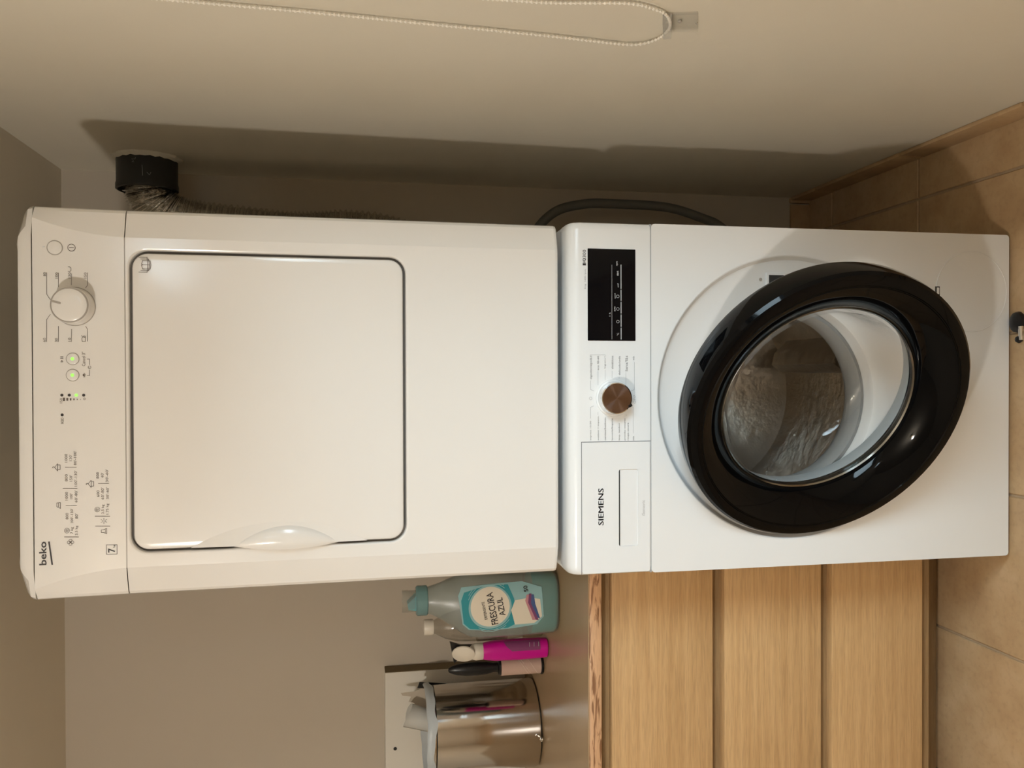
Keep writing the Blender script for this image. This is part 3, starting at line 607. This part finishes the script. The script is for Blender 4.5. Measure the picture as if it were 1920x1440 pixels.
# ------------------------------------------------------------------ exhaust pipe, duct and hose
ep = thing('exhaust_pipe', 'dark grey plastic exhaust pipe stub let into the right wall', 'pipe', (XR, DY, DZ))
cl = MB().lathe([(.0585, .10), (.0625, .10), (.0625, -.055), (.0640, -.060), (.0640, -.070), (.0600, -.072), (.0585, -.068), (.0585, .10)], 48, 'X', caps=False); CLR = cl.build('collar', pvc, ep)
t = MB()
for l in ([(-.024, .012), (-.024, .016), (-.021, .013), (-.018, .017), (-.018, .010), (-.014, .009)],): t.tube([(xx+.0, -.0622, zz) for xx, zz in l], .0004, 5)
t.tube([(-.030, -.0628, -.004), (-.052, -.0628, -.005)], .0005, 5); t.tube([(-.044, -.0615, -.013), (-.050, -.0605, -.018), (-.044, -.0600, -.021)], .0004, 5)
t.build('chalk_mark', ink_lgrey, CLR)
pr_ = []
for k in range(40):
    a = 2*PI*k/40; pr_.append((a, .0705+.006*random.random(), .003+.003*random.random()))
rp = MB(); rp.loft([[(.01, (.0628)*math.cos(a), .0628*math.sin(a)) for a, r, d in pr_], [(-d-.004, .0632*math.cos(a), .0632*math.sin(a)) for a, r, d in pr_], [(-d, (r-.004)*math.cos(a), (r-.004)*math.sin(a)) for a, r, d in pr_], [(.006, r*math.cos(a), r*math.sin(a)) for a, r, d in pr_]])
rp.build('plaster_ring', rough_plaster, ep)
dp = spline([(.475, DY, DZ), (.450, .585, DZ-.001), (.418, .592, 1.636), (.392, .600, 1.600), (.380, .606, 1.54), (.373, .610, 1.45), (.366, .612, 1.36), (.368, .612, 1.29), (.373, .612, 1.22), (.364, .612, 1.13), (.335, .612, 1.05), (.29, .608, 1.00), (.22, .600, .985)], 16)
def crinkle(u): return .0500+.0032*math.sin(u*2*PI*88)+random.uniform(-.0009, .0009)
dense = []
for a, b_ in zip(dp, dp[1:]): dense += [a, a.lerp(b_, .34), a.lerp(b_, .67)]
tag(MB().tube(dense, .05, 28, rfun=crinkle).build('foil_duct', foil, None, 50), 'crinkled silver foil duct running down behind the dryer', 'duct')
hp = spline([(.25, .566, .80), (.28, .598, .81), (.375, .600, .785), (0.434, .600, 0.732), (0.456, .600, 0.658), (0.459, .600, 0.585), (0.455, .600, 0.447), (0.430, .600, 0.350), (0.411, .600, 0.306), (.36, .600, .250), (.27, .598, .215), (.24, .566, .21)], 12)
tag(MB().tube(hp, .0115, 14).build('drain_hose', hose_m, None, 60), 'grey drain hose looping out between the washing machine and the wall', 'hose')

# ------------------------------------------------------------------ roller blind and its bead chain
xc = XR-.006
rbd = thing('roller_blind', 'pale roller blind half drawn over the window in the right wall', 'blind', (XR-.03, -.88, 1.55))
MB().lathe([(.022, -.42), (.022, .42)], 24, 'Y', (-.005, 0, .02)).build('roller', blind_m, rbd)
MB().box(-.028, -.0265, -.40, .40, -.17, .02).build('blind_fabric', blind_m, rbd)
MB().box(-.031, -.023, -.40, .40, -.185, -.168, .003).build('bottom_bar', white_paint, rbd)
for sy in (-1, 1): MB().box(-.03, .03, sy*.425-.004, sy*.425+.004, -.01, .05, .002).build('bracket', white_paint, rbd)
ch = [(-.300, 1.66), (-.268, 1.60), (-.2565, 1.50), (-.2519, 1.4107), (-.2467, 1.2475), (-.2383, 1.1085), (-.2294, .9606), (-.2229, .8826), (-.2182, .8341), (-.2211, .8073), (-.2376, .7895), (-.2611, .7826), (-.2900, .7850), (-.3199, .8013), (-.335, .8252), (-.3442, .8605), (-.3361, .9143), (-.3272, .9814), (-.3250, 1.15), (-.3270, 1.40), (-.3300, 1.60), (-.300, 1.66)]
cpth = spline([(xc, y, z) for y, z in ch], 10)
chain = thing('blind_chain', 'ivory bead chain of the roller blind hanging on the right wall', 'bead chain', (xc, -.28, .78))
off = Vector((xc, -.28, .78))
MB().tube([p-off for p in cpth], .0008, 6, caps=False).build('cord', bead_m, chain)
bd = MB(); acc = 0.0; prev = cpth[0]; nxt = 0.0
ico = bmesh.new(); bmesh.ops.create_icosphere(ico, subdivisions=2, radius=.00215); ico.verts.index_update()
iv = [v.co.copy() for v in ico.verts]; iff = [tuple(v.index for v in f.verts) for f in ico.faces]; ico.free()
for a, b_ in zip(cpth, cpth[1:]):
    L_ = (b_-a).length
    while nxt <= acc+L_:
        p = a.lerp(b_, (nxt-acc)/L_)-off; bd.add([v+p for v in iv], iff); nxt += .0062
    acc += L_
bo_ = bd.build('beads', bead_m, chain, 180); bo_['kind'] = 'stuff'
ck = thing('chain_clip', 'clear plastic chain holder screwed to the right wall', 'clip', (XR, -.296, .772))
def clip_out(sh): return [(-.020, .034), (.032, .014), (.027, -.032), (-.031, -.012)]
q = [(-.0195, .0330), (.0310, .0135), (.0200, -.0330), (-.0310, -.0115)]
MB().loft([[(-.0005, y, z) for y, z in q], [(-.0025, y, z) for y, z in q]], True, True).build('back_plate', clip_m, ck)
q2 = [(-.0195, .0330), (.0310, .0135), (.0270, .0035), (-.0235, .0220)]
MB().loft([[(-.0025, y, z) for y, z in q2], [(-.0150, y*.97, z) for y, z in q2]], True, True).build('hook', clear_mat('clear_hook', (0.98, 0.98, 0.97), gloss=0.03, rough=0.05, body=0.22, bodycol=(0.92, 0.91, 0.88)), ck)
for (a, b_) in ((0, 3), (1, 2)):
    (ya, za), (yb_, zb_) = q[a], q[b_]
    MB().tube([(-.004, ya, za), (-.0035, yb_, zb_)], .0011, 6).build('side_rib', clip_m, ck)
MB().lathe([(0, -.0042), (.0022, -.0040), (.0030, -.0025)], 14, 'X', (0, -.0015, .0020)).build('screw', grey_trim, ck)
MB().lathe([(0, -.0042), (.0014, -.0040), (.0018, -.0025)], 14, 'X', (0, -.0010, -.0225)).build('pin', chrome, ck)

# ------------------------------------------------------------------ drawer cabinet and worktop
ZT, YC = .793, .0874
CX0, CX1 = -1.30, -.306
cab = thing('drawer_cabinet', 'light oak drawer cabinet left of the washing machine', 'cabinet', (0, 0, 0))
MB().box(CX0, CX1, YC+.040, YB-.012, .10, ZT-.024).build('carcass', oak_dark, cab)
MB().box(CX0, CX1, .205, YB-.03, 0, .10).build('plinth', oak_dark, cab)
fy = YC+.015
for z0, z1 in ((.549, .746), (.327, .526), (.109, .305)):
    MB().box(CX0, CX1-.004, fy, fy+.020, z0, z1, .0018, 2).build('drawer_front', oak, cab)
    MB().box(CX0, CX1-.002, fy+.018, YC+.042, z0-.028, z0+.01, .001, 1).build('grip_rail', oak_dark, cab)
MB().box(CX0, CX1-.002, fy+.010, YC+.042, .7465, .7685, .001, 1).build('top_rail', oak_dark, cab)
wt = thing('worktop', 'brown laminate worktop with a grained wooden front edge', 'worktop', (0, 0, 0))
MB().box(CX0, CX1, YC+.006, YB-.012, ZT-.0235, ZT, .0012, 1).build('slab', counter_m, wt)
MB().box(CX0, CX1, YC-.001, YC+.006, ZT-.0235, ZT-.0002, .0025, 2).build('front_edge', oak_edge, wt)

# ------------------------------------------------------------------ white board behind the bin
wb = thing('white_board', 'white board with a brown edge and one small hole, behind the steel bin', 'board', (-.99, .692, ZT))
MB().box(-.30, .3125, -.0215, .0215, .0005, .346, .001, 1).build('face_board', panel_white, wb)
MB().box(.3126, .3140, -.0215, .0215, .0005, .346).build('edge_band', panel_edge, wb)  # brown strip along the board's right side
MB().lathe([(.0042, -.0217), (.0042, -.0219), (0, -.0219)], 16, 'Y', (.127, 0, .3225)).build('screw_hole', gap_dark, wb)

# ------------------------------------------------------------------ detergent bottle
db = thing('detergent_bottle', 'large translucent blue detergent bottle with a round label beside the dryer', 'bottle', (-.432, .345, ZT))
def ell(z, hx_, hy_, cx=0.0, n=40, pw=3.0):
    out = []
    for k in range(n):
        a = 2*PI*k/n; c, s_ = math.cos(a), math.sin(a)
        out.append((cx+hx_*math.copysign(abs(c)**(2/pw), c), hy_*math.copysign(abs(s_)**(2/pw), s_), z))
    return out
LV = .058
secs = [(0, .054, .036, 0), (.004, .061, .041, 0), (.012, .0645, .044, 0), (.055, .0655, .0450, 0), (.10, .0660, .0455, 0), (.155, .0655, .0450, 0), (.185, .0640, .044, .001), (.205, .058, .042, .004), (.225, .047, .038, .008), (.245, .036, .032, .011), (.262, .029, .027, .013), (.272, .026, .025, .013), (.280, .0255, .0250, .013)]
MB().loft([ell(*s_[:3], cx=s_[3], pw=3.2 if s_[0] < .2 else 2.2) for s_ in secs], True, True).build('bottle_body', bottle_m, db, 50)
MB().loft([ell(z, hx_*.97, hy_*.96, cx, pw=3.2) for z, hx_, hy_, cx in [(.003, .054, .036, 0), (.006, .061, .041, 0), (.012, .0645, .044, 0), (LV, .0655, .0450, 0)]], True, True).build('liquid', liquid_m, db, 50)
MB().lathe([(.0285, .270), (.0305, .272), (.0305, .291), (.0270, .294), (.0, .294)], 40, 'Z', (.013, 0, 0), sy=.95).build('cap_collar', teal_cap, db)
MB().lathe([(.0215, .2935), (.0225, .318), (.0225, .321), (.0205, .321), (.0195, .295)], 32, 'Z', (.013, 0, 0), sy=.95, caps=False).build('measuring_cup', cup_m, db)
MB().loft([[(-.004, -.014, .294), (.026, -.014, .294), (.026, .014, .294), (-.004, .014, .294)], [(-.002, -.012, .309), (.010, -.012, .311), (.010, .012, .311), (-.002, .012, .309)]], True, True).build('spout', teal_spout, db)
def bfront(x, d):
    return -.0452*max(0, 1-abs(x/.0665)**3.2)**(1/3.2)-d
def label(mb, pts, d):
    b = bmesh.new(); vv = [b.verts.new((x, 0, z)) for x, z in pts]; b.faces.new(vv)
    bmesh.ops.triangulate(b, faces=b.faces)
    for _ in range(3): bmesh.ops.subdivide_edges(b, edges=[e for e in b.edges if e.calc_length() > .008], cuts=1); bmesh.ops.triangulate(b, faces=b.faces)
    for v in b.verts: v.co.y = bfront(v.co.x, d)
    return mb.bm(b)
LB = label(MB(), [(-.028, .203), (.030, .212), (.046, .205), (.050, .15), (.052, .08), (.040, .040), (-.020, .036), (-.036, .050), (-.042, .10), (-.044, .15), (-.040, .190)], .0006).build('label_back', lbl_pale, db, 60)
label(MB(), [(-.026, .201), (.020, .206), (.036, .200), (.046, .16), (.048, .11), (.020, .098), (-.030, .090), (-.040, .11), (-.0425, .15), (-.038, .188)], .0010).build('label_swirl', lbl_teal, db, 60)
label(MB(), circ(.004, .147, .0440, 40), .0013).build('label_ring', lbl_pale, db, 60)
for r_, a0_, a1_ in ((.0470, -40, 70), (.0505, -35, 60), (.0475, 150, 235), (.0510, 160, 220)):
    ring_ = MB(); pts_ = [(.005+r_*math.cos(R(a0_+(a1_-a0_)*k/14)), .147+r_*math.sin(R(a0_+(a1_-a0_)*k/14))) for k in range(15)]
    pts_ = [q_ for q_ in pts_ if abs(q_[0]) < .050]
    for (xa, za), (xb, zb) in zip(pts_, pts_[1:]):
        d_ = Vector((zb-za, xa-xb)).normalized()*.0006
        ring_.add([(xa+d_.x, bfront(xa, .0016), za+d_.y), (xb+d_.x, bfront(xb, .0016), zb+d_.y), (xb-d_.x, bfront(xb, .0016), zb-d_.y), (xa-d_.x, bfront(xa, .0016), za-d_.y)], [(0, 1, 2, 3)])
    ring_.build('label_arc', lbl_pale, db, 60)
label(MB(), circ(.005, .147, .0400, 40), .0015).build('label_disc', lbl_cream, db, 60)
label(MB(), [(-.034, .096), (-.004, .104), (.016, .096), (.020, .066), (.016, .044), (-.020, .040), (-.033, .056)], .0013).build('label_linen', lbl_cream, db, 60)
label(MB(), [(-.026, .060), (.014, .075), (.026, .072), (.026, .067), (.012, .068), (-.026, .052)], .0017).build('label_pink_fold', lbl_pink, db, 60)
label(MB(), [(-.026, .053), (.010, .069), (.028, .067), (.028, .062), (.010, .062), (-.027, .047)], .0018).build('label_purple_fold', lbl_purple, db, 60)
label(MB(), [(-.022, .049), (.008, .063), (.026, .062), (.026, .057), (.006, .054), (-.024, .044)], .0019).build('label_blue_fold', lbl_blue, db, 60)
t = MB(); ym = lambda x: bfront(x, .0022)
text_into(t, [('FRESCURA', -.0315, .0345, .1360, .1500)], 0, bold=.012, rot=R(10.5), ymap=ym)
text_into(t, [('AZUL', -.0140, .0230, .1190, .1315)], 0, bold=.012, rot=R(10.5), ymap=ym)
text_into(t, [('DETERGENTE', -.0200, .0165, .1560, .1615)], 0, bold=.01, rot=R(10.5), ymap=ym)
t5 = MB(); text_into(t5, [('50', .0320, .0440, .0690, .0780)], 0, bold=.02, rot=R(10), ymap=ym)
t5.build('wash_count', ink, LB, 0)
lab(t.build('label_lettering', ink, LB, 0), 'black lettering DETERGENTE FRESCURA AZUL')

# ------------------------------------------------------------------ clear bottle, pink bottle, lint roller
cb = thing('clear_bottle', 'clear plastic bottle with a cream cap half hidden behind the detergent bottle', 'bottle', (-.512, .470, ZT))
MB().lathe([(0, .001), (.026, .001), (.031, .006), (.0320, .03), (.0300, .05), (.0320, .07), (.0325, .16), (.0310, .195), (.024, .222), (.0155, .240), (.0130, .246), (.0130, .255)], 36, sx=1.1, caps=False).build('bottle_body', clear_pet, cb, 50)
MB().lathe([(.0165, .247), (.0170, .249), (.0170, .266), (.0160, .268), (0, .268)], 28).build('cap', cream_cap, cb)
MB().lathe([(.0332, .085), (.0336, .086), (.0336, .150), (.0332, .151)], 36, sx=1.1, caps=False).build('label_band', clear_mat('clear_label', (.8, .78, .74), gloss=.04, rough=.1, body=.35, bodycol=(.5, .47, .42)), cb)
pb = thing('pink_bottle', 'magenta squeeze bottle with an opened white flip cap beside the lint roller', 'bottle', (-.5575, .4240, ZT))
MB().loft([ell(z, hx_, hy_, 0, 32, 2.4) for z, hx_, hy_ in ((.0005, .017, .014), (.003, .0205, .0175), (.020, .0215, .018), (.07, .0225, .019), (.118, .0215, .0185), (.138, .0185, .0170), (.144, .0165, .016))], True, True).build('bottle_body', pink_m, pb, 50)
def pface(x, d): return -.019*max(0, 1-abs(x/.0225)**2.4)**(1/2.4)-d
lb_ = MB()
for k in range(8):
    x0_ = .002+.0024*k; x1_ = x0_+.0024; zt = .100-.0010*(7-k)**1.4; lb_.add([(x0_, pface(x0_, .0006), .020), (x1_, pface(x1_, .0006), .020), (x1_, pface(x1_, .0006), zt), (x0_, pface(x0_, .0006), zt-.002)], [(0, 1, 2, 3)])
LBP = lb_.build('label', lbl_plum, pb, 60)
t = MB()
for k in range(3): t.strip([(.006, .024+.010*k), (.019, .024+.010*k)], -.0185, .0010)
t.build('label_print', ink_lgrey, LBP, 0)
MB().lathe([(.0165, .143), (.0180, .145), (.0185, .160), (.0165, .166), (.012, .171), (0, .173)], 32, sy=.85).build('cap', cream_cap, pb)
fo = MB().lathe([(0, -.005), (.014, -.0045), (.0205, -.001), (.0210, .002), (.0180, .0055), (0, .007)], 32, 'Y', sy=1.25).build('flip_lid', cream_cap, pb); fo.location = (-.001, -.008, .187); fo.rotation_euler = (R(-18), R(-24), R(-20))
MB().loft([[(-.013, .006, .162), (.010, .006, .162), (.010, .022, .162), (-.013, .022, .162)], [(-.008, .008, .190), (.012, .008, .190), (.012, .020, .190), (-.008, .020, .190)], [(-.026, .008, .205), (.020, .008, .214), (.020, .020, .214), (-.026, .020, .205)]], True, True).build('lid_hinge', black_plastic, pb, 20)
lr = thing('lint_roller', 'lint roller standing on end with a black handle up, beside the steel bin', 'lint roller', (-.6125, .476, ZT))
MB().lathe([(0, 0), (.0205, 0), (.0215, .0015), (.0215, .0050), (.0200, .0060), (0, .0060)], 32).build('end_cap', black_plastic, lr)
RL = MB().lathe([(.0120, .0050), (.0190, .0050), (.0190, .0960), (.0120, .0960)], 36).build('sticky_sheet_roll', tube_m, lr)
t = MB()
for o_ in (0.0, .55, .75):
    pts_ = [(.01925*math.cos(a), .01925*math.sin(a), z) for a, z in ((R(205+140*u)+o_*.0, .010+.030*u+o_*.028) for u in [i/12 for i in range(13)])]
    t.tube(pts_, .00045, 5)
t.build('paper_seam', tube_line, RL)
MB().lathe([(0, .0940), (.0165, .0940), (.0180, .0960), (.0175, .1005), (.0110, .1030), (.0105, .113), (.0140, .128), (.0152, .148), (.0145, .173), (.0120, .194), (.0080, .207), (.0040, .213), (0, .214)], 28, sy=.8).build('handle', black_plastic, lr)

# ------------------------------------------------------------------ steel bin with liner and rubbish
bn = thing('steel_bin', 'small round brushed-steel waste bin on the worktop', 'waste bin', (-.778, .566, ZT))
BR, BH = .0985, .252
MB().lathe([(BR-.006, .003), (BR-.001, .0045), (BR, .008), (BR, BH-.014)], 72, caps=True).build('bin_body', steel, bn)
MB().lathe([(BR-.012, 0), (BR-.010, .001), (BR-.010, .0105), (BR-.02, .0105)], 48).build('base_ring', black_plastic, bn)
MB().lathe([(BR-.0015, BH-.014), (BR-.0015, BH-.0115)], 72, caps=False).build('seam', black_plastic, bn)
MB().lathe([(BR, BH-.0115), (BR+.0006, BH-.010), (BR+.0006, BH-.002), (BR-.001, BH), (BR-.003, BH), (BR-.003, .02), (0, .02)], 72, caps=False).build('rim', steel, bn)
pd = MB().tube([(.004, -BR+.01, .007), (.004, -BR-.012, .007)], .0022, 8); pd.lathe([(0, -.0045), (.0035, -.0035), (.0045, 0), (.0035, .0035), (0, .0045)], 12, 'Y', (.004, -BR-.014, .007)); pd.build('pedal', chrome, bn)
nb = 90; rg = []
wob = [0.5*math.sin(3*2*PI*k/nb+1.0)+0.35*math.sin(7*2*PI*k/nb+.4)+0.25*math.sin(13*2*PI*k/nb) for k in range(nb)]
for r_, h_, am in ((.060, .06, .004), (BR-.012, .12, .003), (BR-.007, BH-.02, .002), (BR-.004, BH+.004, .0015), (BR+.001, BH+.0085, .0018), (BR+.0045, BH+.006, .0015), (BR+.0050, BH-.003, .0016), (BR+.0042, BH-.010, .006)):
    rg.append([((r_+(abs(am*.15*wob[k]) if r_ > BR else -abs(am*wob[k])))*math.cos(2*PI*k/nb), (r_+(abs(am*.15*wob[k]) if r_ > BR else -abs(am*wob[k])))*math.sin(2*PI*k/nb), h_+am*wob[k]) for k in range(nb)])
ln = MB().loft(rg); ln.add(rg[0], [tuple(range(nb))])
lo_ = tag(ln.build('bin_liner', bag_m, None, 60), 'grey plastic liner folded over the rim of the steel bin', 'bin liner'); lo_.location = bn.location
def sheet(name, label_, cat, mtl, base, pts, th=.0012, rz=0, rx=0):
    o = MB().prism(pts, 0, th).build(name, mtl, None, 0); o.location = base; o.rotation_euler = (rx, 0, rz); return tag(o, label_, cat)
# rolled paper sticking out
n_ = 26; rg = []
for z_, r_ in ((0, .021), (.05, .0235), (.11, .026), (.145, .028)):
    rg.append([(r_*(1-.10*k/n_)*math.cos(R(-150+395*k/n_)), r_*(1-.10*k/n_)*math.sin(R(-150+395*k/n_)), z_+(.004*math.sin(k*.45+1) if z_ > .14 else 0)) for k in range(n_+1)])
pr2 = tag(MB().loft(rg, False).build('paper_roll', card_m, None, 60), 'rolled grey paper sticking out of the steel bin', 'paper')
sm = pr2.modifiers.new('thickness', 'SOLIDIFY'); sm.thickness = .0008
pr2.location = (-.780, .545, ZT+.160); pr2.rotation_euler = (R(-4), R(17), R(10))
t = MB(); text_into(t, [('max 3', -.010, .010, .066, .0705)], -.0262); t.build('print', ink, pr2, 0)
sheet('torn_card', 'torn buff card with jagged top on the right of the bin opening', 'card', card2_m, (-.722, .596, ZT+.176), [(-.030, 0), (.024, 0), (.028, .085), (.020, .100), (.018, .136), (.012, .132), (.009, .112), (-.002, .118), (-.006, .104), (-.020, .106), (-.022, .088), (-.032, .086)], rz=R(12), rx=R(-6))
sheet('cardboard_scrap', 'small dark cardboard scrap tucked in the bin by the torn card', 'cardboard', black_plastic, (-.690, .585, ZT+.200), [(-.010, 0), (.008, 0), (.009, .070), (-.009, .074)], .003, rz=R(-30), rx=R(-8))
sheet('crumpled_bag', 'crumpled dark bag scrap at the left side of the bin opening', 'bag', black_plastic, (-.846, .545, ZT+.185), [(-.018, 0), (.014, 0), (.020, .040), (.010, .060), (-.004, .052), (-.016, .064), (-.022, .030)], .004, rz=R(40), rx=R(-10))
